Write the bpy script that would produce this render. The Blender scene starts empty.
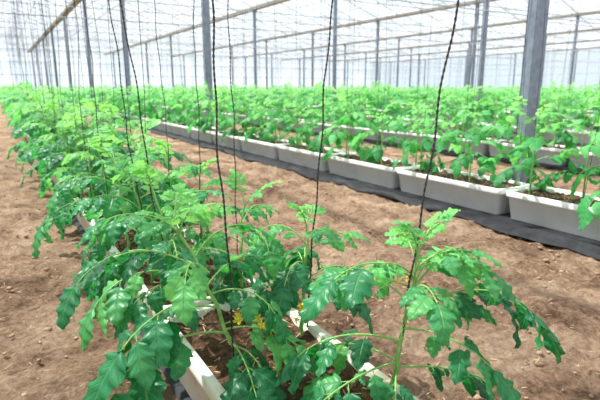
import bpy, math
import numpy as np
from mathutils import Vector, noise
R = np.random.RandomState

# ------------------------------------------------------------ materials
def newmat(name):
    m = bpy.data.materials.new(name); m.use_nodes = True
    nt = m.node_tree; nt.nodes.clear()
    out = nt.nodes.new('ShaderNodeOutputMaterial')
    return m, nt, out
def N(nt, t, **kw):
    n = nt.nodes.new(t)
    for k, v in kw.items():
        if k.startswith('i_'):
            key = k[2:]
            n.inputs[int(key) if key.isdigit() else key.replace('_', ' ')].default_value = v
        else: setattr(n, k, v)
    return n
def L(nt, a, ao, b, bi): nt.links.new(a.outputs[ao], b.inputs[bi])
def ramp(nt, stops):
    r = nt.nodes.new('ShaderNodeValToRGB'); e = r.color_ramp.elements
    while len(e) < len(stops): e.new(0.5)
    for i, (p, c) in enumerate(stops):
        e[i].position = p; e[i].color = (*c, 1)
    return r
def pr(nt, rough=0.6, metal=0.0, spec=0.4):
    b = nt.nodes.new('ShaderNodeBsdfPrincipled')
    b.inputs['Roughness'].default_value = rough
    b.inputs['Metallic'].default_value = metal
    b.inputs['Specular IOR Level'].default_value = spec
    return b

def noisy(name, stops, scale=8, detail=8, rough=0.8, bump=0.3, bscale=60, metal=0, spec=0.3, bdist=0.01):
    m, nt, out = newmat(name)
    tc = N(nt, 'ShaderNodeTexCoord')
    n1 = N(nt, 'ShaderNodeTexNoise', i_Scale=scale, i_Detail=detail, i_Roughness=0.65)
    L(nt, tc, 'Object', n1, 'Vector')
    r = ramp(nt, stops); L(nt, n1, 'Fac', r, 'Fac')
    b = pr(nt, rough, metal, spec)
    L(nt, r, 'Color', b, 'Base Color')
    n2 = N(nt, 'ShaderNodeTexNoise', i_Scale=bscale, i_Detail=6.0)
    L(nt, tc, 'Object', n2, 'Vector')
    bp = N(nt, 'ShaderNodeBump', i_Strength=bump, i_Distance=bdist)
    L(nt, n2, 'Fac', bp, 'Height'); L(nt, bp, 'Normal', b, 'Normal')
    L(nt, b, 0, out, 0)
    return m

def leaf_mat(name, dark, mid, light, trans=0.3, rough=0.42):
    m, nt, out = newmat(name)
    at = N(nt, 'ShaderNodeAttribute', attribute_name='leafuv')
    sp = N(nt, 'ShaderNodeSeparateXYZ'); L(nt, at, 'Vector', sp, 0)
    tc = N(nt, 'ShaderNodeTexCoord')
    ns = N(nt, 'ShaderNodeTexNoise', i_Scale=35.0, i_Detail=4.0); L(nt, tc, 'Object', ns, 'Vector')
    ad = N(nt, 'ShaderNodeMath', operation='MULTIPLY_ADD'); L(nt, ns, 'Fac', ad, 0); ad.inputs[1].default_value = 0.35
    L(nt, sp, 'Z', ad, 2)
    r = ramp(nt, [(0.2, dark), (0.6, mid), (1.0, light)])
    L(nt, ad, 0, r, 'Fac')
    ab = N(nt, 'ShaderNodeMath', operation='ABSOLUTE'); L(nt, sp, 'Y', ab, 0)
    mr = N(nt, 'ShaderNodeMapRange'); L(nt, ab, 0, mr, 0)
    mr.inputs[1].default_value = 0.0; mr.inputs[2].default_value = 0.09; mr.inputs[3].default_value = 1; mr.inputs[4].default_value = 0
    k = N(nt, 'ShaderNodeMath', operation='MULTIPLY_ADD'); L(nt, ab, 0, k, 0); k.inputs[1].default_value = -0.22; L(nt, sp, 'X', k, 2)
    k2 = N(nt, 'ShaderNodeMath', operation='MULTIPLY'); L(nt, k, 0, k2, 0); k2.inputs[1].default_value = 8.0
    pp = N(nt, 'ShaderNodeMath', operation='PINGPONG'); L(nt, k2, 0, pp, 0); pp.inputs[1].default_value = 0.5
    mr2 = N(nt, 'ShaderNodeMapRange'); L(nt, pp, 0, mr2, 0)
    mr2.inputs[1].default_value = 0.0; mr2.inputs[2].default_value = 0.12; mr2.inputs[3].default_value = 0.6; mr2.inputs[4].default_value = 0
    mx = N(nt, 'ShaderNodeMath', operation='MAXIMUM'); L(nt, mr, 0, mx, 0); L(nt, mr2, 0, mx, 1)
    sc = N(nt, 'ShaderNodeMath', operation='MULTIPLY'); L(nt, mx, 0, sc, 0); sc.inputs[1].default_value = 0.4
    mc = N(nt, 'ShaderNodeMix', data_type='RGBA')
    L(nt, sc, 0, mc, 'Factor'); nt.links.new(r.outputs[0], mc.inputs[6]); mc.inputs[7].default_value = (0.2, 0.5, 0.2, 1)
    b = pr(nt, rough, 0, 0.45)
    nt.links.new(mc.outputs[2], b.inputs['Base Color'])
    bp = N(nt, 'ShaderNodeBump', i_Strength=0.75, i_Distance=0.003); bp.invert = True
    L(nt, mx, 0, bp, 'Height'); L(nt, bp, 'Normal', b, 'Normal')
    tr = N(nt, 'ShaderNodeBsdfTranslucent')
    hs = N(nt, 'ShaderNodeHueSaturation', i_Value=2.2, i_Saturation=1.05, i_Hue=0.465)
    nt.links.new(mc.outputs[2], hs.inputs['Color']); L(nt, hs, 0, tr, 0)
    ms = N(nt, 'ShaderNodeMixShader'); ms.inputs[0].default_value = trans
    L(nt, b, 0, ms, 1); L(nt, tr, 0, ms, 2); L(nt, ms, 0, out, 0)
    return m

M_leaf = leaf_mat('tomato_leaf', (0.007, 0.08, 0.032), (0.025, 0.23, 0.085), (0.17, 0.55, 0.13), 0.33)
M_leaf_far_hazed = leaf_mat('tomato_leaf_far_hazed', (0.014, 0.15, 0.04), (0.05, 0.34, 0.10), (0.20, 0.60, 0.18), 0.35, 0.55)  # greens lightened for the distant rows, standing in for haze in the colour
M_stem = noisy('tomato_stem', [(0.3, (0.16, 0.36, 0.08)), (0.7, (0.33, 0.58, 0.18))], 30, 3, 0.5, 0.2, 200, bdist=0.002)
M_box = noisy('planter_polystyrene', [(0.3, (0.84, 0.84, 0.82)), (0.6, (0.93, 0.93, 0.92))], 5, 6, 0.5, 0.12, 120, bdist=0.003)
M_boxd = noisy('planter_polystyrene_dusty', [(0.3, (0.52, 0.42, 0.31)), (0.42, (0.78, 0.71, 0.6)), (0.58, (0.9, 0.88, 0.82))], 6, 8, 0.7, 0.25, 90, bdist=0.004)
M_peat = noisy('peat_substrate', [(0.3, (0.03, 0.015, 0.01)), (0.55, (0.12, 0.06, 0.033)), (0.75, (0.38, 0.23, 0.12))], 40, 10, 0.95, 1.0, 90, bdist=0.02)
M_film = noisy('black_mulch_film', [(0.3, (0.012, 0.013, 0.016)), (0.75, (0.05, 0.05, 0.055))], 6, 5, 0.6, 0.7, 9, bdist=0.03, spec=0.15)
M_steel = noisy('galvanised_steel', [(0.3, (0.17, 0.2, 0.26)), (0.7, (0.3, 0.34, 0.41))], 12, 5, 0.5, 0.05, 60, metal=0.35)
M_bar = noisy('roof_bar_metal', [(0.3, (0.42, 0.46, 0.52)), (0.7, (0.55, 0.58, 0.62))], 5, 3, 0.55, 0.0, 60, metal=0.1)
M_gut = noisy('gutter_metal', [(0.3, (0.2, 0.17, 0.14)), (0.7, (0.34, 0.3, 0.26))], 5, 3, 0.6, 0.0, 60, metal=0.2)
M_twine = noisy('dark_twine', [(0.3, (0.02, 0.018, 0.02)), (0.7, (0.09, 0.075, 0.075))], 150, 4, 0.85, 0.8, 600, bdist=0.001)
M_straw = noisy('straw', [(0.3, (0.35, 0.24, 0.12)), (0.7, (0.75, 0.6, 0.36))], 20, 3, 0.8, 0.1, 60)
M_clod = noisy('soil_clod', [(0.3, (0.2, 0.12, 0.072)), (0.7, (0.48, 0.33, 0.215))], 15, 5, 0.95, 0.6, 80)
M_conc = noisy('concrete', [(0.3, (0.3, 0.29, 0.27)), (0.7, (0.45, 0.43, 0.4))], 10, 6, 0.9, 0.4, 60)
M_yel = noisy('tomato_blossom', [(0.3, (0.85, 0.62, 0.02)), (0.7, (0.98, 0.82, 0.08))], 10, 2, 0.6, 0.0, 60)

def soil_mat():
    m, nt, out = newmat('sandy_soil')
    tc = N(nt, 'ShaderNodeTexCoord')
    a = N(nt, 'ShaderNodeTexNoise', i_Scale=2.0, i_Detail=9.0, i_Roughness=0.74, i_Distortion=0.8); L(nt, tc, 'Object', a, 'Vector')
    c = N(nt, 'ShaderNodeTexNoise', i_Scale=34.0, i_Detail=9.0, i_Roughness=0.8); L(nt, tc, 'Object', c, 'Vector')
    mx = N(nt, 'ShaderNodeMath', operation='MULTIPLY_ADD'); L(nt, c, 'Fac', mx, 0); mx.inputs[1].default_value = 0.45
    mm = N(nt, 'ShaderNodeMath', operation='MULTIPLY'); L(nt, a, 'Fac', mm, 0); mm.inputs[1].default_value = 0.55
    L(nt, mm, 0, mx, 2)
    r = ramp(nt, [(0.39, (0.10, 0.055, 0.033)), (0.46, (0.27, 0.165, 0.103)), (0.53, (0.43, 0.29, 0.19)), (0.62, (0.64, 0.475, 0.335))])
    L(nt, mx, 0, r, 'Fac')
    b = pr(nt, 0.95, 0, 0.15); L(nt, r, 'Color', b, 'Base Color')
    v = N(nt, 'ShaderNodeTexVoronoi', i_Scale=45.0); L(nt, tc, 'Object', v, 'Vector')
    bp = N(nt, 'ShaderNodeBump', i_Strength=1.0, i_Distance=0.04); L(nt, c, 'Fac', bp, 'Height')
    bp2 = N(nt, 'ShaderNodeBump', i_Strength=0.4, i_Distance=0.01); L(nt, v, 'Distance', bp2, 'Height'); L(nt, bp, 'Normal', bp2, 'Normal')
    L(nt, bp2, 'Normal', b, 'Normal'); L(nt, b, 0, out, 0)
    return m
M_soil = soil_mat()

def film_mat():
    m, nt, out = newmat('greenhouse_film')
    t = N(nt, 'ShaderNodeBsdfTransparent'); t.inputs[0].default_value = (0.93, 0.965, 1, 1)
    d = N(nt, 'ShaderNodeBsdfTranslucent'); d.inputs[0].default_value = (0.9, 0.94, 1, 1)
    tc = N(nt, 'ShaderNodeTexCoord')
    n = N(nt, 'ShaderNodeTexNoise', i_Scale=0.7, i_Detail=3.0); L(nt, tc, 'Object', n, 'Vector')
    mr = N(nt, 'ShaderNodeMapRange'); L(nt, n, 'Fac', mr, 0)
    mr.inputs[1].default_value = 0.3; mr.inputs[2].default_value = 0.7; mr.inputs[3].default_value = 0.08; mr.inputs[4].default_value = 0.28
    ms = N(nt, 'ShaderNodeMixShader'); L(nt, mr, 0, ms, 0)
    L(nt, t, 0, ms, 1); L(nt, d, 0, ms, 2); L(nt, ms, 0, out, 0)
    return m
M_glaze = film_mat()

# ------------------------------------------------------------ mesh batching
class Batch:
    def __init__(s): s.V=[]; s.F=[]; s.A=[]; s.M=[]; s.n=0
    def add(s, V, F, A=None, M=0):
        V=np.asarray(V,float).reshape(-1,3); F=np.asarray(F,int).reshape(-1,4)
        if A is None: A=np.tile([0.5,0.5,0.5],(len(V),1))
        if np.isscalar(M): M=np.full(len(F),M)
        s.V.append(V); s.F.append(F+s.n); s.A.append(A); s.M.append(M); s.n+=len(V)
    def tmpl(s):
        return (np.concatenate(s.V),np.concatenate(s.F),np.concatenate(s.A),np.concatenate(s.M))
def place(B, T, pos, rot=0.0, sc=1.0, dt=0.0, mo=0):
    V,F,A,M=T; c,s_=math.cos(rot),math.sin(rot)
    W=np.empty_like(V); W[:,0]=(V[:,0]*c-V[:,1]*s_); W[:,1]=(V[:,0]*s_+V[:,1]*c); W[:,2]=V[:,2]
    W=W*sc+np.array(pos)
    A2=A.copy(); A2[:,2]+=dt
    B.add(W,F,A2,M+mo)
def mesh_from(T, name, mats, smooth=True):
    V,F,A,M=T
    me=bpy.data.meshes.new(name)
    me.vertices.add(len(V)); me.vertices.foreach_set('co',V.astype(np.float32).ravel())
    me.loops.add(F.size); me.loops.foreach_set('vertex_index',F.astype(np.int32).ravel())
    me.polygons.add(len(F)); me.polygons.foreach_set('loop_start',np.arange(0,F.size,4,dtype=np.int32))
    me.update(calc_edges=True)
    me.polygons.foreach_set('material_index',M.astype(np.int32))
    me.polygons.foreach_set('use_smooth',np.full(len(F),smooth))
    at=me.attributes.new('leafuv','FLOAT_VECTOR','POINT'); at.data.foreach_set('vector',A.astype(np.float32).ravel())
    for m in mats: me.materials.append(m)
    me.update()
    return me
def obj(name, me, loc=(0,0,0), rot=0.0, sc=1.0, parent=None):
    o=bpy.data.objects.new(name,me); o.location=loc; o.rotation_euler=(0,0,rot); o.scale=(sc,sc,sc)
    bpy.context.scene.collection.objects.link(o)
    if parent: o.parent=parent
    return o
def bobj(name, B, mats, smooth=True, **k): return obj(name, mesh_from(B.tmpl(), name, mats, smooth), **k)

def nrm(v):
    v=np.asarray(v,float); return v/ (np.linalg.norm(v)+1e-9)
def tube(B, P, r, sides=6, M=0, tint=0.5):
    P=np.asarray(P,float); n=len(P); r=np.broadcast_to(r,(n,))
    T=np.gradient(P,axis=0); T/=np.linalg.norm(T,axis=1)[:,None]+1e-9
    ref=np.array([1.0,0,0]) if abs(T[:,0]).mean()<0.8 else np.array([0,1.0,0])
    S=np.cross(T,ref); S/=np.linalg.norm(S,axis=1)[:,None]+1e-9; U=np.cross(T,S)
    a=np.arange(sides)*2*math.pi/sides
    V=P[:,None,:]+r[:,None,None]*(np.cos(a)[None,:,None]*S[:,None,:]+np.sin(a)[None,:,None]*U[:,None,:])
    i=np.arange(n-1)[:,None]*sides; j=np.arange(sides)[None,:]; j2=(j+1)%sides
    F=np.stack([i+j,i+j2,i+sides+j2,i+sides+j],-1).reshape(-1,4)
    B.add(V.reshape(-1,3),F,np.tile([0.5,0.5,tint],(n*sides,1)),M)
def beam(B, a, b, w, h, M=0):
    a=np.array(a,float); b=np.array(b,float); T=nrm(b-a)
    up=np.array([0,0,1.0]) if abs(T[2])<0.95 else np.array([0,1.0,0])
    S=nrm(np.cross(T,up)); U=np.cross(S,T)
    V=[p+S*sx*w/2+U*sz*h/2 for p in (a,b) for sx,sz in ((-1,-1),(1,-1),(1,1),(-1,1))]
    B.add(V,[(0,1,5,4),(1,2,6,5),(2,3,7,6),(3,0,4,7),(3,2,1,0),(4,5,6,7)],None,M)
def boxb(B, lo, hi, M=0):
    x0,y0,z0=lo; x1,y1,z1=hi
    V=[(x0,y0,z0),(x1,y0,z0),(x1,y1,z0),(x0,y1,z0),(x0,y0,z1),(x1,y0,z1),(x1,y1,z1),(x0,y1,z1)]
    B.add(V,[(3,2,1,0),(4,5,6,7),(0,1,5,4),(1,2,6,5),(2,3,7,6),(3,0,4,7)],None,M)

# ------------------------------------------------------------ tomato plants
SEG={0:(32,3),1:(12,2),2:(4,1),3:(3,1)}
def leaflet(B, o, f, nvec, Ln, Wd, lod, rg, tint, droop=0.7, fold=0.3):
    ns,nc=SEG[lod]
    f=nrm(f); nvec=nrm(nvec-np.dot(nvec,f)*f); s=np.cross(nvec,f)
    t=np.linspace(0,1,ns+1); c=np.linspace(-1,1,2*nc+1)
    prof=(t**0.5)*((1-t)**0.9); prof/=prof.max()
    nl=4 if lod<2 else 0
    ang=-droop*t**1.2
    ds=1.0/ns
    cx=np.concatenate([[0],np.cumsum(np.cos(ang[:-1])*ds)])*Ln
    cz=np.concatenate([[0],np.cumsum(np.sin(ang[:-1])*ds)])*Ln
    V=np.zeros((ns+1,2*nc+1,3)); A=np.zeros_like(V)
    twist=rg.uniform(-0.4,0.4); wph=rg.uniform(0,6); wav=rg.uniform(0.05,0.11)
    deps=rg.uniform(0.12,0.38,(2,6)); phs=rg.uniform(0,0.35,2); bend=rg.uniform(-0.12,0.12)*Ln
    for j,cc in enumerate(c):
        side=1 if cc>0 else 0
        if nl:
            k=t*nl+phs[side]; ki=np.floor(k).astype(int); fr=k-ki
            sw=np.where(fr<0.72,np.sin(fr/0.72*math.pi/2)**1.4,np.cos((fr-0.72)/0.28*math.pi/2))
            w=prof*Wd/2*(1-deps[side][np.minimum(ki,5)]*(1-sw)*np.minimum(1,3.5*t)*abs(cc)**1.5)
            adv=0.06*Ln*sw*abs(cc)*(1-t)
        else: w=prof*Wd/2; adv=0
        y=cc*w
        z=fold*np.abs(y)*(1-0.5*t)+twist*y*t
        if nl: z=z+0.045*Wd*np.sin(2*math.pi*(t*nl)-abs(cc)*2.0)*abs(cc)+wav*Wd*np.sin(7*t+wph+side*2)*abs(cc)**2
        z=z-0.4*np.abs(y)*abs(cc)
        V[:,j,0]=cx+adv-np.sin(ang)*z; V[:,j,1]=y+bend*t**2; V[:,j,2]=cz+z*np.cos(ang)
        A[:,j,0]=t; A[:,j,1]=cc; A[:,j,2]=tint
    P=V.reshape(-1,3); P=o+P[:,:1]*f+P[:,1:2]*s+P[:,2:]*nvec
    m=2*nc+1; i=np.arange(ns)[:,None]*m; j=np.arange(2*nc)[None,:]
    F=np.stack([i+j,i+j+m,i+j+m+1,i+j+1],-1).reshape(-1,4)
    B.add(P,F,A.reshape(-1,3),0)
def leaf(B, o, az, Ln, elev, bend, lod, rg, tint, young=0.0):
    n=9 if lod<2 else 4
    sway=rg.uniform(-0.3,0.3)
    P=[np.array(o,float)]
    for k in range(n):
        s=(k+0.5)/n; a=elev-bend*s**1.2; z=az+sway*s
        P.append(P[-1]+Ln/n*np.array([math.cos(a)*math.cos(z),math.cos(a)*math.sin(z),math.sin(a)]))
    P=np.array(P)
    if lod<3: tube(B,P,np.linspace(0.0034,0.0014,n+1)*(0.6+Ln*1.4),6 if lod==0 else 3,1,tint)
    base=Ln*0.36+0.014
    if lod==0: spec=[(0.36,0.65),(0.6,1.0),(0.83,0.9)]; small=[(0.48,0.26),(0.72,0.24)]
    elif lod==1: spec=[(0.42,0.85),(0.75,1.0)]; small=[(0.58,0.3)]
    elif lod==2: spec=[(0.45,1.0),(0.78,1.05)]; small=[]
    else: spec=[(0.6,1.3)]; small=[]
    def at(t):
        x=t*n; i=min(int(x),n-1); fr=x-i; return P[i]*(1-fr)+P[i+1]*fr, nrm(P[i+1]-P[i])
    for t,sz in spec+small:
        for sd in (-1,1):
            p,T=at(min(1,t+rg.uniform(-0.03,0.03))); S=nrm(np.cross([0,0,1.0],T)); Nn=np.cross(T,S)
            be=math.radians(rg.uniform(45,80) - 18*t); dr=rg.uniform(0.05,0.7)*(1-young)
            f=T*math.cos(be)+S*sd*math.sin(be)+np.array([0,0,-dr])
            f=nrm(f); l=base*sz*rg.uniform(0.8,1.2); pl=l*0.16
            p2=p+f*pl
            if lod==0: tube(B,[p,p+f*pl*0.5,p2+f*0.003],0.0012,4,1,tint)
            leaflet(B,p2,f,Nn+S*sd*rg.uniform(-0.4,0.3),l,l*rg.uniform(0.58,0.72)*(1.1 if lod>1 else 1),lod,rg,tint+rg.uniform(-0.16,0.16),rg.uniform(0.4,1.2)*(1-0.5*young),rg.uniform(0.15,0.6)+young*0.4)
    p,T=at(1.0); S=nrm(np.cross([0,0,1.0],T)); Nn=np.cross(T,S)
    l=base*1.2*(1.2 if lod>1 else 1)
    leaflet(B,p,T+np.array([0,0,-0.1]),Nn,l,l*0.66,lod,rg,tint,rg.uniform(0.4,0.9),0.3+young*0.3)
def blossom(B,p,d,r,rg):
    d=nrm(d); s=nrm(np.cross(d,[0.3,0.2,1])); u=np.cross(d,s); p=np.array(p)
    for k in range(5):
        a=k*2*math.pi/5; e=s*math.cos(a)+u*math.sin(a); q=np.cross(d,e)
        B.add([p+e*r*0.1-q*r*0.12,p+e*r*0.1+q*r*0.12,p+e*r*0.6+q*r*0.24-d*r*0.05,p+e*r*0.6-q*r*0.24-d*r*0.05],[(0,1,2,3)],None,2)
        B.add([p+e*r*0.6-q*r*0.24-d*r*0.05,p+e*r*0.6+q*r*0.24-d*r*0.05,p+e*r*1.15+q*r*0.03-d*r*0.35,p+e*r*1.15-q*r*0.03-d*r*0.35],[(0,1,2,3)],None,2)
    tube(B,[p-d*r*0.1,p+d*r*0.3,p+d*r*0.8],[r*0.18,r*0.2,r*0.05],6,2)
def truss(B,o,az,Ln,rg,nf=6):
    P=[np.array(o,float)]
    for k in range(6):
        a=0.5-0.9*k/5
        P.append(P[-1]+Ln/6*np.array([math.cos(a)*math.cos(az),math.cos(a)*math.sin(az),math.sin(a)]))
    tube(B,P,0.0018,5,1)
    for k in range(nf):
        i=2+k%5; b=P[min(i,6)]; off=np.array([rg.uniform(-1,1),rg.uniform(-1,1),rg.uniform(-0.4,0.7)])*0.022
        tube(B,[b,b+off*0.6,b+off],0.0011,4,1)
        blossom(B,b+off,off+np.array([0,0,-0.004]),0.014,rg)
def plant(seed,H,nl,lod,lean=(0,0),fixed=(),maxL=0.3,az0=None,tr=(),h0=0.22):
    rg=R(seed); B=Batch()
    s=np.linspace(0,1,14 if lod==0 else 5)
    zz=0.006 if lod==0 else 0
    P=np.stack([lean[0]*s**1.2+zz*np.sin(s*20+seed),lean[1]*s**1.2+zz*np.cos(s*17+seed),H*s-0.01],-1)
    if lod<3: tube(B,P,np.linspace(0.0076,0.003,len(s)),8 if lod==0 else 4,1,0.5)
    def sp(h):
        x=h*(len(s)-1); i=min(int(x),len(s)-2); return P[i]+(P[i+1]-P[i])*(x-i)
    az=rg.uniform(0,6.28) if az0 is None else az0
    for k in range(nl):
        h=h0+(1-h0)*(k/(nl-1))**0.9 if nl>1 else 1
        az+=math.radians(137.5)+rg.uniform(-0.25,0.25)
        prof=np.interp(h,[0.1,0.4,0.7,0.9,1.0],[0.7,1.0,0.9,0.6,0.4])
        el=math.radians(np.interp(h,[0.1,0.5,0.8,1.0],[18,32,50,72])+rg.uniform(-10,10))
        bd=math.radians(np.interp(h,[0.1,0.5,0.8,1.0],[75,85,70,35])+rg.uniform(-15,15))
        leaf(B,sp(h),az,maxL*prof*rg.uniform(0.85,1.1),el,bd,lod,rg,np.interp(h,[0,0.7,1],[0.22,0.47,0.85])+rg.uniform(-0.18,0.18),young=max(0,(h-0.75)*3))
    for (h,azd,Ln,e,b) in fixed:
        leaf(B,sp(h),math.radians(azd),Ln,math.radians(e),math.radians(b),lod,rg,0.42+rg.uniform(-.2,.2))
    for (h,azd,Ln) in tr: truss(B,sp(h),math.radians(azd),Ln,rg)
    return B.tmpl()

GZ=0.205
def put_plant(seed,pos,H,nl,lean=(0,0),fixed=(),maxL=0.3,tr=(),h0=0.3):
    T=plant(seed,H,nl,0,lean,fixed,maxL,None,tr,h0)
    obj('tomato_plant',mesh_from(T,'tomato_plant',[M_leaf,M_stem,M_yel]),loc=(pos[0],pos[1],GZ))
XF=0.62
hero=[
 (11,(0.52,1.20),0.46,8,(-0.15,0.06),[(0.3,192,0.40,24,70),(0.5,208,0.32,30,75),(0.22,262,0.24,14,45),(0.7,150,0.26,40,70),(0.32,-42,0.22,20,50),(0.2,-80,0.2,18,50),(0.6,20,0.24,40,75)],0.25,[(0.35,-48,0.16)],0.45),
 (23,(0.79,0.87),0.43,9,(0.05,-0.03),[(0.62,-27,0.36,32,78),(0.5,-75,0.24,20,60),(0.42,152,0.28,22,68),(0.3,190,0.27,14,46),(0.24,225,0.22,12,40),(0.26,-35,0.26,8,40),(0.3,125,0.2,25,60),(0.75,0,0.24,45,75),(0.85,-60,0.19,45,80),(0.8,165,0.24,45,80)],0.21,[(0.75,140,0.12)],0.6),
 (35,(0.79,1.31),0.38,8,(0.02,0.0),[(0.55,190,0.20,30,80),(0.5,0,0.24,30,80),(0.6,60,0.2,35,70)],0.21,[(0.25,235,0.13)],0.5),
 (41,(0.48,1.62),0.46,9,(-0.06,0.03),[(0.4,188,0.3,25,80),(0.5,-20,0.26,30,80)],0.27),
 (96,(0.77,1.76),0.38,8,(0.02,0.0),[],0.24),
 (52,(0.75,2.15),0.42,8,(0,0),[],0.25),
 (63,(0.48,2.02),0.48,9,(-0.05,0),[(0.3,200,0.34,20,60)],0.28),
 (74,(0.73,2.55),0.44,9,(0,0),[],0.27),
 (86,(0.47,2.4),0.46,9,(-0.03,0),[],0.30),
 (85,(0.47,2.78),0.5,9,(-0.04,0),[(0.4,185,0.36,25,80)],0.31)]
for h in hero: put_plant(*h)
T0=[plant(100+i,0.48,10,0,(0,0),(),0.31) for i in range(4)]
T1=[plant(200+i,0.48,8,1,(0,0),(),0.29) for i in range(6)]
T2=[plant(300+i,0.52,7,2,(0,0),(),0.30) for i in range(6)]
T3=[plant(400+i,0.54,7,3,(0,0),(),0.32) for i in range(5)]
me0=[mesh_from(t,'tomato_plant',[M_leaf,M_stem]) for t in T0]
me1=[mesh_from(t,'tomato_plant',[M_leaf_far_hazed,M_stem]) for t in T1]
rg=R(5)
strings=Batch()
def string(x,y,H,r=0.0018,top=3.2):
    tx=x+rg.uniform(-0.06,0.06); ty=y+rg.uniform(-0.12,0.12); z=np.linspace(0,1,9)
    P=np.stack([x+(tx-x)*z+0.012*np.sin(z*9+x*7),y+(ty-y)*z+0.012*np.sin(z*7+y*5),GZ+(top-GZ)*z],-1)
    P[1:-1,:2]+=rg.uniform(-0.012,0.012,(7,2))
    tube(strings,P,r,4)
y=3.08; k=0
while y<6.5:
    x=XF+(0.13 if k%2==0 else -0.17)+rg.uniform(-0.03,0.03)
    obj('tomato_plant',me0[k%4],loc=(x,y,GZ),rot=rg.uniform(0,6.28),sc=rg.uniform(0.95,1.3))
    string(x,y,0.4,0.002); y+=0.25; k+=1
y=0.55; k=0; X1=3.50
while y<8:
    x=X1+(0.09 if k%2 else -0.09)+rg.uniform(-0.03,0.03)
    obj('tomato_plant',me1[k%6],loc=(x,y,0.215),rot=rg.uniform(0,6.28),sc=rg.uniform(0.9,1.3))
    string(x,y,0.4,0.002); y+=0.29; k+=1
rows=[-2.28]+[XF+2.9*i for i in range(0,19)]
rows[2]=X1
YE=69.0
for ri,xr in enumerate(rows):
    B=Batch()
    y0={0:0.5,1:6.5,2:8.0}.get(ri,max(0.3,0.28*xr-1.0)); y=y0
    while y<YE:
        d=math.hypot(xr,y)
        if d<9.5: T=T1; st=0.33
        elif d<22: T=T2; st=0.34
        else: T=T3; st=0.42 if d<45 else 0.55
        x=xr+rg.uniform(-0.13,0.13)
        sc=rg.uniform(0.85,1.35)*(1.12 if ri!=0 else 1)
        place(B,T[rg.randint(len(T))],(x,y,0.19),rg.uniform(0,6.28),sc,rg.uniform(-0.25,0.25))
        if d<24 and rg.rand()<(0.8 if ri==1 else 0.5): string(x,y,0.4,0.0024)
        y+=st*rg.uniform(0.8,1.2)
    bobj('tomato_plant_row',B,[M_leaf_far_hazed,M_stem])
bobj('support_strings',strings,[M_twine])

def twine(p0,mid,top,r=0.0017):
    n=520; s=np.linspace(0,1,n)
    p0,mid,top=map(np.array,(p0,mid,top))
    a=0.16
    C=np.where((s<a)[:,None],p0+(mid-p0)*(s/a)[:,None],mid+(top-mid)*((s-a)/(1-a))[:,None])
    ker=np.ones(31)/31
    for i in range(3):
        pad=np.pad(C[:,i],15,mode='edge'); C[:,i]=np.convolve(pad,ker,'valid')
    C[:,0]+=0.004*np.sin(s*31+p0[0]*9)+0.002*np.sin(s*83); C[:,1]+=0.004*np.sin(s*27+1)+0.002*np.sin(s*71)
    B=Batch()
    for ph in (0,math.pi):
        an=s*2*math.pi*100+ph
        P=C+0.0014*np.stack([np.cos(an),np.sin(an),0*an],-1)
        tube(B,P,r,5)
    bobj('support_twine',B,[M_twine])
twine((0.50,1.19,GZ),(0.48,1.2,0.7),(0.42,1.22,3.15),0.0019)
twine((0.80,0.87,GZ),(0.83,0.85,0.62),(0.98,0.60,3.15))
twine((0.80,1.30,GZ),(0.83,1.30,0.62),(1.06,1.30,3.15))
twine((0.49,1.62,GZ),(0.43,1.65,0.5),(0.17,1.65,3.15),0.0014)
twine((0.76,1.77,GZ),(0.76,1.76,0.65),(0.72,1.75,3.15),0.0012)
twine((0.49,2.02,GZ),(0.44,2.02,0.65),(0.30,2.2,3.15),0.0014)
twine((0.74,2.15,GZ),(0.74,2.1,0.65),(0.78,2.2,3.15),0.0012)
twine((0.72,2.55,GZ),(0.72,2.5,0.65),(0.62,2.5,3.15),0.0012)
twine((0.46,2.78,GZ),(0.44,2.75,0.65),(0.40,2.9,3.15),0.0014)

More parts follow.
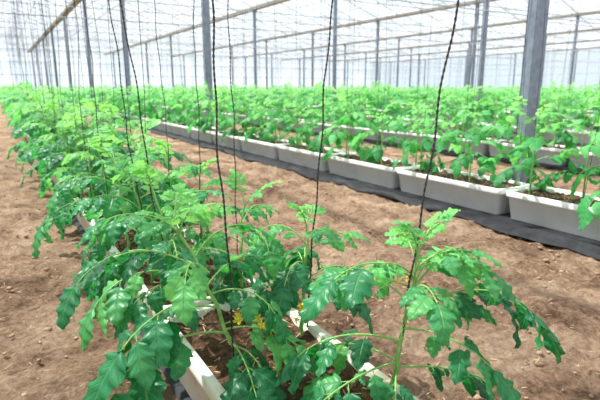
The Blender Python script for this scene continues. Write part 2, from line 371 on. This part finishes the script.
# ------------------------------------------------------------ planter tubs
def tub(seed,Ly=1.21,Wx=0.44,z1=0.215):
    rg=R(seed); B=Batch()
    def loop(hx,hy,z,r):
        P=[]
        for cx,cy,a0 in ((1,1,0),(-1,1,90),(-1,-1,180),(1,-1,270)):
            for a in (0,30,60,90):
                t=math.radians(a0+a); P.append((cx*(hx-r)+r*math.cos(t),cy*(hy-r)+r*math.sin(t),z))
        return P
    hx,hy=Wx/2,Ly/2
    secs=[(hx-0.04,hy-0.04,0.0,.03),(hx-0.035,hy-0.035,0.004,.035),(hx-0.012,hy-0.012,z1-0.042,.035),(hx-0.002,hy-0.002,z1-0.04,.035),(hx,hy,z1-0.035,.035),
          (hx,hy,z1-0.004,.035),(hx-0.004,hy-0.004,z1,.035),(hx-0.028,hy-0.028,z1,.03),(hx-0.032,hy-0.032,z1-0.004,.03),(hx-0.038,hy-0.038,0.09,.03)]
    V=[]
    for s in secs: V+=loop(*s)
    n=16; F=[]
    for i in range(len(secs)-1):
        for j in range(n): F.append((i*n+j,i*n+(j+1)%n,(i+1)*n+(j+1)%n,(i+1)*n+j))
    B.add(V,F,None,0)
    B.add(loop(hx-0.04,hy-0.04,0.0,.03),[(0,3,4,7),(0,7,8,15),(8,11,12,15),(0,1,2,3),(4,5,6,7),(8,9,10,11),(12,13,14,15)],None,0)
    nx,ny=14,40
    xs=np.linspace(-hx+0.034,hx-0.034,nx); ys=np.linspace(-hy+0.034,hy-0.034,ny)
    G=[]
    for yy in ys:
        for xx in xs:
            G.append((xx,yy,z1-0.025+0.03*noise.noise((xx*14+seed,yy*14,0))+0.02*noise.noise((xx*40,yy*40,seed))))
    F=[(j*nx+i,j*nx+i+1,(j+1)*nx+i+1,(j+1)*nx+i) for j in range(ny-1) for i in range(nx-1)]
    B.add(G,F,None,1)
    for _ in range(160):
        x=rg.uniform(-hx+.05,hx-.05); y=rg.uniform(-hy+.05,hy-.05); a=rg.uniform(0,3.14); l=rg.uniform(.01,.035)
        z=z1-0.01+rg.uniform(0,.01)
        beam(B,(x,y,z),(x+l*math.cos(a),y+l*math.sin(a),z+rg.uniform(-.008,.008)),0.003,0.001,2)
    return B.tmpl()
tubs=[tub(i) for i in range(3)]
tm=[mesh_from(t,'planter_box',[M_box,M_peat,M_straw]) for t in tubs]
tmd=[mesh_from(t,'planter_box',[M_boxd,M_peat,M_straw]) for t in tubs]
PER=1.25
for xr,y0,mats,n in ((XF,0.40,tmd,6),(X1,-0.05,tm,8)):
    for i in range(n):
        obj('planter_box',mats[i%3],loc=(xr,y0+PER*(i+0.5),0.015))
for ri,xr in enumerate(rows):
    B=Batch(); y={1:0.40+6*PER,2:-0.05+8*PER}.get(ri,0.0)
    if ri>2: y=PER*int(max(0,0.28*xr-2)/PER)
    V,F,A,M=tubs[0]
    k=M<2; nv=F[k].max()+1; TT=(V[:nv],F[k],A[:nv],M[k])
    if ri>3:
        k=M<1; nv=F[k].max()+1; TT=(V[:nv],F[k],A[:nv],M[k])
    while y+PER<YE+0.6:
        place(B,TT,(xr,y+PER/2,0.015))
        if ri>3: boxb(B,(xr-0.18,y+0.06,0.13),(xr+0.18,y+PER-0.06,0.2),1)
        y+=PER
    bobj('planter_box_row',B,[M_boxd if ri==1 else M_box,M_peat])

for ri,xr in enumerate(rows):
    B=Batch()
    prof=[(-0.48,0.002),(-0.40,0.03),(-0.32,0.010),(-0.24,0.013),(0,0.013),(0.24,0.013),(0.34,0.018),(0.44,0.002)]
    if ri in(0,1): prof=[(-0.215,0.002),(-0.2,0.013),(0,0.013),(0.2,0.013),(0.215,0.002)]
    ya=0.0 if ri<3 else max(0,0.28*xr-3)
    ys=np.concatenate([np.arange(ya,ya+10,0.08),np.linspace(ya+10,YE+0.5,40)])
    V=[]
    for yy in ys:
        for q,(px,pz) in enumerate(prof):
            e=(q in(0,1,2,len(prof)-1,len(prof)-2)) and ri>1
            V.append((xr+px+(0.09*noise.noise((yy*2.3,q*1.1,xr))+0.03*noise.noise((yy*7,q*1.1,xr)) if e else 0),yy,pz+(0.03*abs(noise.noise((yy*5,q*2.0,xr))) if e and q not in (0,7) else 0)))
    m=len(prof); F=[(j*m+i,j*m+i+1,(j+1)*m+i+1,(j+1)*m+i) for j in range(len(ys)-1) for i in range(m-1)]
    B.add(V,F); bobj('black_mulch_film',B,[M_film])

# ------------------------------------------------------------ ground
X0,XE,Y0,Y1=-5.0,56.5,-5.0,70.6
xs=np.concatenate([np.linspace(X0,-1,20)[:-1],np.arange(-1,3.4,0.03),np.linspace(3.4,7,50),np.linspace(7,XE,40)[1:]])
ys=np.concatenate([np.linspace(Y0,0.2,14)[:-1],np.arange(0.2,6,0.035),np.linspace(6,14,70),np.linspace(14,Y1,40)[1:]])
frg=R(3); prints=[]
for _ in range(85):
    prints.append((frg.uniform(1.1,2.8) if frg.rand()<0.75 else frg.uniform(-0.9,0.1),frg.uniform(0.3,9),frg.normal(0,0.35)))
prints=np.array(prints)
V=np.zeros((len(ys),len(xs),3))
for j,yy in enumerate(ys):
    for i,xx in enumerate(xs):
        h=-0.014
        if -1.2<xx<7 and 0<yy<14:
            h+=0.028*noise.noise((xx*2.2,yy*2.2,0))+0.026*noise.noise((xx*8,yy*8,3))+0.018*noise.noise((xx*22,yy*22,5))
            dx=xx-prints[:,0]; dy=yy-prints[:,1]; c=np.cos(prints[:,2]); s=np.sin(prints[:,2])
            u=(dx*c+dy*s)/0.055; w_=(-dx*s+dy*c)/0.15; q=u*u+w_*w_
            h+=float((-0.026*np.exp(-q**2)+0.014*np.exp(-((q-1.9)**2)*2)).sum())
            if abs(xx-XF)<0.24 : h=min(h,-0.004)
            if abs(xx-X1)<0.42 : h=min(h,-0.004)
        V[j,i]=(xx,yy,h)
m=len(xs); i=np.arange(len(ys)-1)[:,None]*m; j=np.arange(m-1)[None,:]
B=Batch(); B.add(V.reshape(-1,3),np.stack([i+j,i+j+1,i+j+m+1,i+j+m],-1).reshape(-1,4))
bobj('floor',B,[M_soil])
rg=R(99); B=Batch()
def clod(x,y,r):
    V=[];  n=6
    for a in range(1,4):
        ph=a*math.pi/4
        for b in range(n):
            th=b*2*math.pi/n; q=r*rg.uniform(0.75,1.2)
            V.append((x+q*math.sin(ph)*math.cos(th),y+q*math.sin(ph)*math.sin(th),-0.012+r*0.3+0.6*q*math.cos(ph)))
    F=[]
    for a in range(2):
        for b in range(n): F.append((a*n+b,(a+1)*n+b,(a+1)*n+(b+1)%n,a*n+(b+1)%n))
    F+= [(0,1,2,3),(0,3,4,5)]
    B.add(V,F)
for _ in range(3000):
    x=rg.uniform(-1.2,2.98); y=rg.uniform(0.3,8)
    if abs(x-XF)<0.26: continue
    clod(x,y,0.004+0.014*rg.rand()**4)
bobj('soil_clods',B,[M_clod])
B=Batch()
for _ in range(3200):
    x=rg.uniform(-1.2,2.98); y=rg.uniform(0.3,8)
    if abs(x-XF)<0.26: continue
    a=rg.uniform(0,6.28); l=rg.uniform(0.01,0.05); z=0.0+rg.uniform(0,.006)
    beam(B,(x,y,z),(x+l*math.cos(a),y+l*math.sin(a),z+rg.uniform(-.004,.006)),0.0025,0.0012)
bobj('straw_litter',B,[M_straw])

# ------------------------------------------------------------ greenhouse frame
GUT=[4+8.7*k for k in range(-1,7)]; PY=[2.8+7.8*k for k in range(0,9)]; ZG=5.25; ZR=6.9
def c_post(B,x,y,z1):
    w,d,t=0.15,0.09,0.008
    boxb(B,(x-w/2,y-t/2-d/2,0.0),(x+w/2,y+t/2-d/2,z1))
    boxb(B,(x-w/2,y-d/2,0.0),(x-w/2+t,y+d/2,z1)); boxb(B,(x+w/2-t,y-d/2,0.0),(x+w/2,y+d/2,z1))
    boxb(B,(x-w/2,y+d/2-t,0.0),(x-w/2+0.035,y+d/2,z1)); boxb(B,(x+w/2-0.035,y+d/2-t,0.0),(x+w/2,y+d/2,z1))
for gx in GUT[1:2]:
    for py in PY[:4]:
        B=Batch(); c_post(B,gx,py,ZG-0.08)
        boxb(B,(gx-0.12,py-0.09,0.0),(gx+0.12,py+0.09,0.03)); boxb(B,(gx-0.14,py-0.14,-0.05),(gx+0.14,py+0.14,0.012),1)
        for sx in(-1,1):
            for sy in (-1,1): tube(B,[(gx+sx*0.1,py+sy*0.07,0.03),(gx+sx*0.1,py+sy*0.07,0.05)],0.008,6)
        bobj('steel_post',B,[M_steel,M_conc],smooth=False)
B=Batch()
for gi,gx in enumerate(GUT):
    for pi,py in enumerate(PY):
        if gi==1 and pi<4: continue
        c_post(B,gx,py,ZG-0.08)
bobj('steel_post_rows',B,[M_steel],smooth=False)
B=Batch()
for gx in GUT:
    boxb(B,(gx-0.14,Y0+.1,ZG-0.08),(gx+0.14,Y1-.1,ZG-0.06))
    beam(B,(gx-0.15,Y0+.1,ZG),(gx-0.15,Y1-.1,ZG),0.02,0.14); beam(B,(gx+0.15,Y0+.1,ZG),(gx+0.15,Y1-.1,ZG),0.02,0.14)
bobj('roof_gutters',B,[M_gut],smooth=False)
B=Batch()
for a,b in zip(GUT[:-1],GUT[1:]):
    for py in PY:
        zt,zb=ZG-0.15,ZG-0.6
        beam(B,(a,py,zt),(b,py,zt),0.045,0.045); beam(B,(a,py,zb),(b,py,zb),0.035,0.035)
        nn=8
        for i in range(nn):
            xa=a+(b-a)*i/nn; xb=a+(b-a)*(i+1)/nn
            beam(B,(xa,py,zb if i%2 else zt),(xb,py,zt if i%2 else zb),0.018,0.018)
        for s in (0.25,0.5,0.75):
            zz=ZG+(ZR-ZG)*(1-abs(2*s-1)); x=a+(b-a)*s
            beam(B,(x,py,zt),(x,py,zz),0.025,0.025)
bobj('roof_trusses',B,[M_bar],smooth=False)
B=Batch()
for a,b in zip(GUT[:-1],GUT[1:]):
    mid=(a+b)/2
    beam(B,(mid,Y0,ZR),(mid,Y1,ZR),0.06,0.08)
    for s in (0.33,0.67):
        for e in(a,b):
            x=e+(mid-e)*s; z=ZG+0.08+(ZR-ZG-0.08)*s
            beam(B,(x,Y0,z),(x,Y1,z),0.03,0.04)
    y=Y0
    while y<=Y1:
        for e in(a,b): beam(B,(e,y,ZG+0.05),(mid,y,ZR-0.02),0.03,0.04)
        y+=1.95
bobj('roof_frame_bars',B,[M_bar],smooth=False)
B=Batch()
for a,b in zip(GUT[:-1],GUT[1:]):
    mid=(a+b)/2
    for e in (a,b):
        e2=e-(0.3 if e==GUT[0] else 0)+(0.3 if e==GUT[-1] else 0)
        B.add([(e2,Y0,ZG+0.08),(mid,Y0,ZR+0.06),(mid,Y1,ZR+0.06),(e2,Y1,ZG+0.08)],[(0,1,2,3)])
bobj('ceiling',B,[M_glaze],smooth=False)
def wall(name,pts,bars):
    B=Batch(); B.add(pts,[(0,1,2,3)])
    for s,e,w in bars: beam(B,s,e,w,w,1)
    bobj(name,B,[M_glaze,M_bar],smooth=False)
def wb(along,const,a0,a1):
    out=[]; f=(lambda u,z:(const,u,z)) if along=='y' else (lambda u,z:(u,const,z))
    for z in (0.05,1.0,2.6,4.0,ZG): out.append((f(a0,z),f(a1,z),0.06))
    u=a0
    while u<=a1+.01: out.append((f(u,0),f(u,ZG),0.05)); u+=(a1-a0)/round((a1-a0)/2.0)
    return out
wall('wall_right',[(XE,Y0,0),(XE,Y1,0),(XE,Y1,ZG+.08),(XE,Y0,ZG+.08)],wb('y',XE,Y0,Y1))
wall('wall_left',[(X0,Y0,0),(X0,Y1,0),(X0,Y1,ZG+.08),(X0,Y0,ZG+.08)],wb('y',X0,Y0,Y1))
wall('wall_back',[(X0,Y1,0),(XE,Y1,0),(XE,Y1,ZG+.08),(X0,Y1,ZG+.08)],wb('x',Y1,X0,XE))
wall('wall_front',[(X0,Y0,0),(XE,Y0,0),(XE,Y0,ZG+.08),(X0,Y0,ZG+.08)],wb('x',Y0,X0,XE))
B=Batch()
for yy in (Y0,Y1):
    for a,b in zip(GUT[:-1],GUT[1:]):
        mid=(a+b)/2
        B.add([(a,yy,ZG),(b,yy,ZG),(mid+0.01,yy,ZR),(mid-0.01,yy,ZR)],[(0,1,2,3)])
bobj('wall_gables',B,[M_glaze],smooth=False)
B=Batch()
for xr in rows:
    for dx in (-0.18,0.18):
        tube(B,[(xr+dx,Y0+.2,3.2),(xr+dx,20,3.19),(xr+dx,45,3.2),(xr+dx,Y1-.2,3.2)],0.004,4)
for py in PY:
    beam(B,(X0+.2,py-0.07,3.22),(XE-.2,py-0.07,3.22),0.03,0.03)
bobj('crop_wires',B,[M_bar])

# ------------------------------------------------------------ outside ground, world, light
B=Batch(); B.add([(-300,-300,-0.1),(400,-300,-0.1),(400,400,-0.1),(-300,400,-0.1)],[(0,1,2,3)])
bobj('outside_ground',B,[M_conc])
w=bpy.data.worlds.new('sky'); bpy.context.scene.world=w; w.use_nodes=True
nt=w.node_tree; bg=nt.nodes['Background']
tc=N(nt,'ShaderNodeTexCoord'); sx=N(nt,'ShaderNodeSeparateXYZ'); L(nt,tc,'Generated',sx,0)
r=ramp(nt,[(0.0,(0.78,0.90,1.0)),(0.12,(0.83,0.925,1.0)),(0.4,(0.95,0.97,1.0))]); L(nt,sx,'Z',r,'Fac'); L(nt,r,'Color',bg,'Color')
bg.inputs['Strength'].default_value=1.1
sl=bpy.data.lights.new('sun','SUN'); sl.energy=9.0; sl.angle=math.radians(1.0); sl.color=(1,0.96,0.89)
so=bpy.data.objects.new('sun',sl); bpy.context.scene.collection.objects.link(so)
d=Vector((0.38,-0.6,-1.0)); so.rotation_euler=d.to_track_quat('-Z','Y').to_euler(); so.location=(0,0,12)

cam=bpy.data.cameras.new('camera'); co=bpy.data.objects.new('camera',cam); bpy.context.scene.collection.objects.link(co)
cam.lens=30; cam.sensor_width=36; cam.clip_end=1000; cam.clip_start=0.02
co.location=(0,0,1.0); co.rotation_euler=(math.radians(90-12.6),0,math.radians(-30.8))
cam.dof.use_dof=True; cam.dof.focus_distance=1.5; cam.dof.aperture_fstop=5.0
bpy.context.scene.camera=co
bpy.context.scene.view_settings.view_transform='Standard'
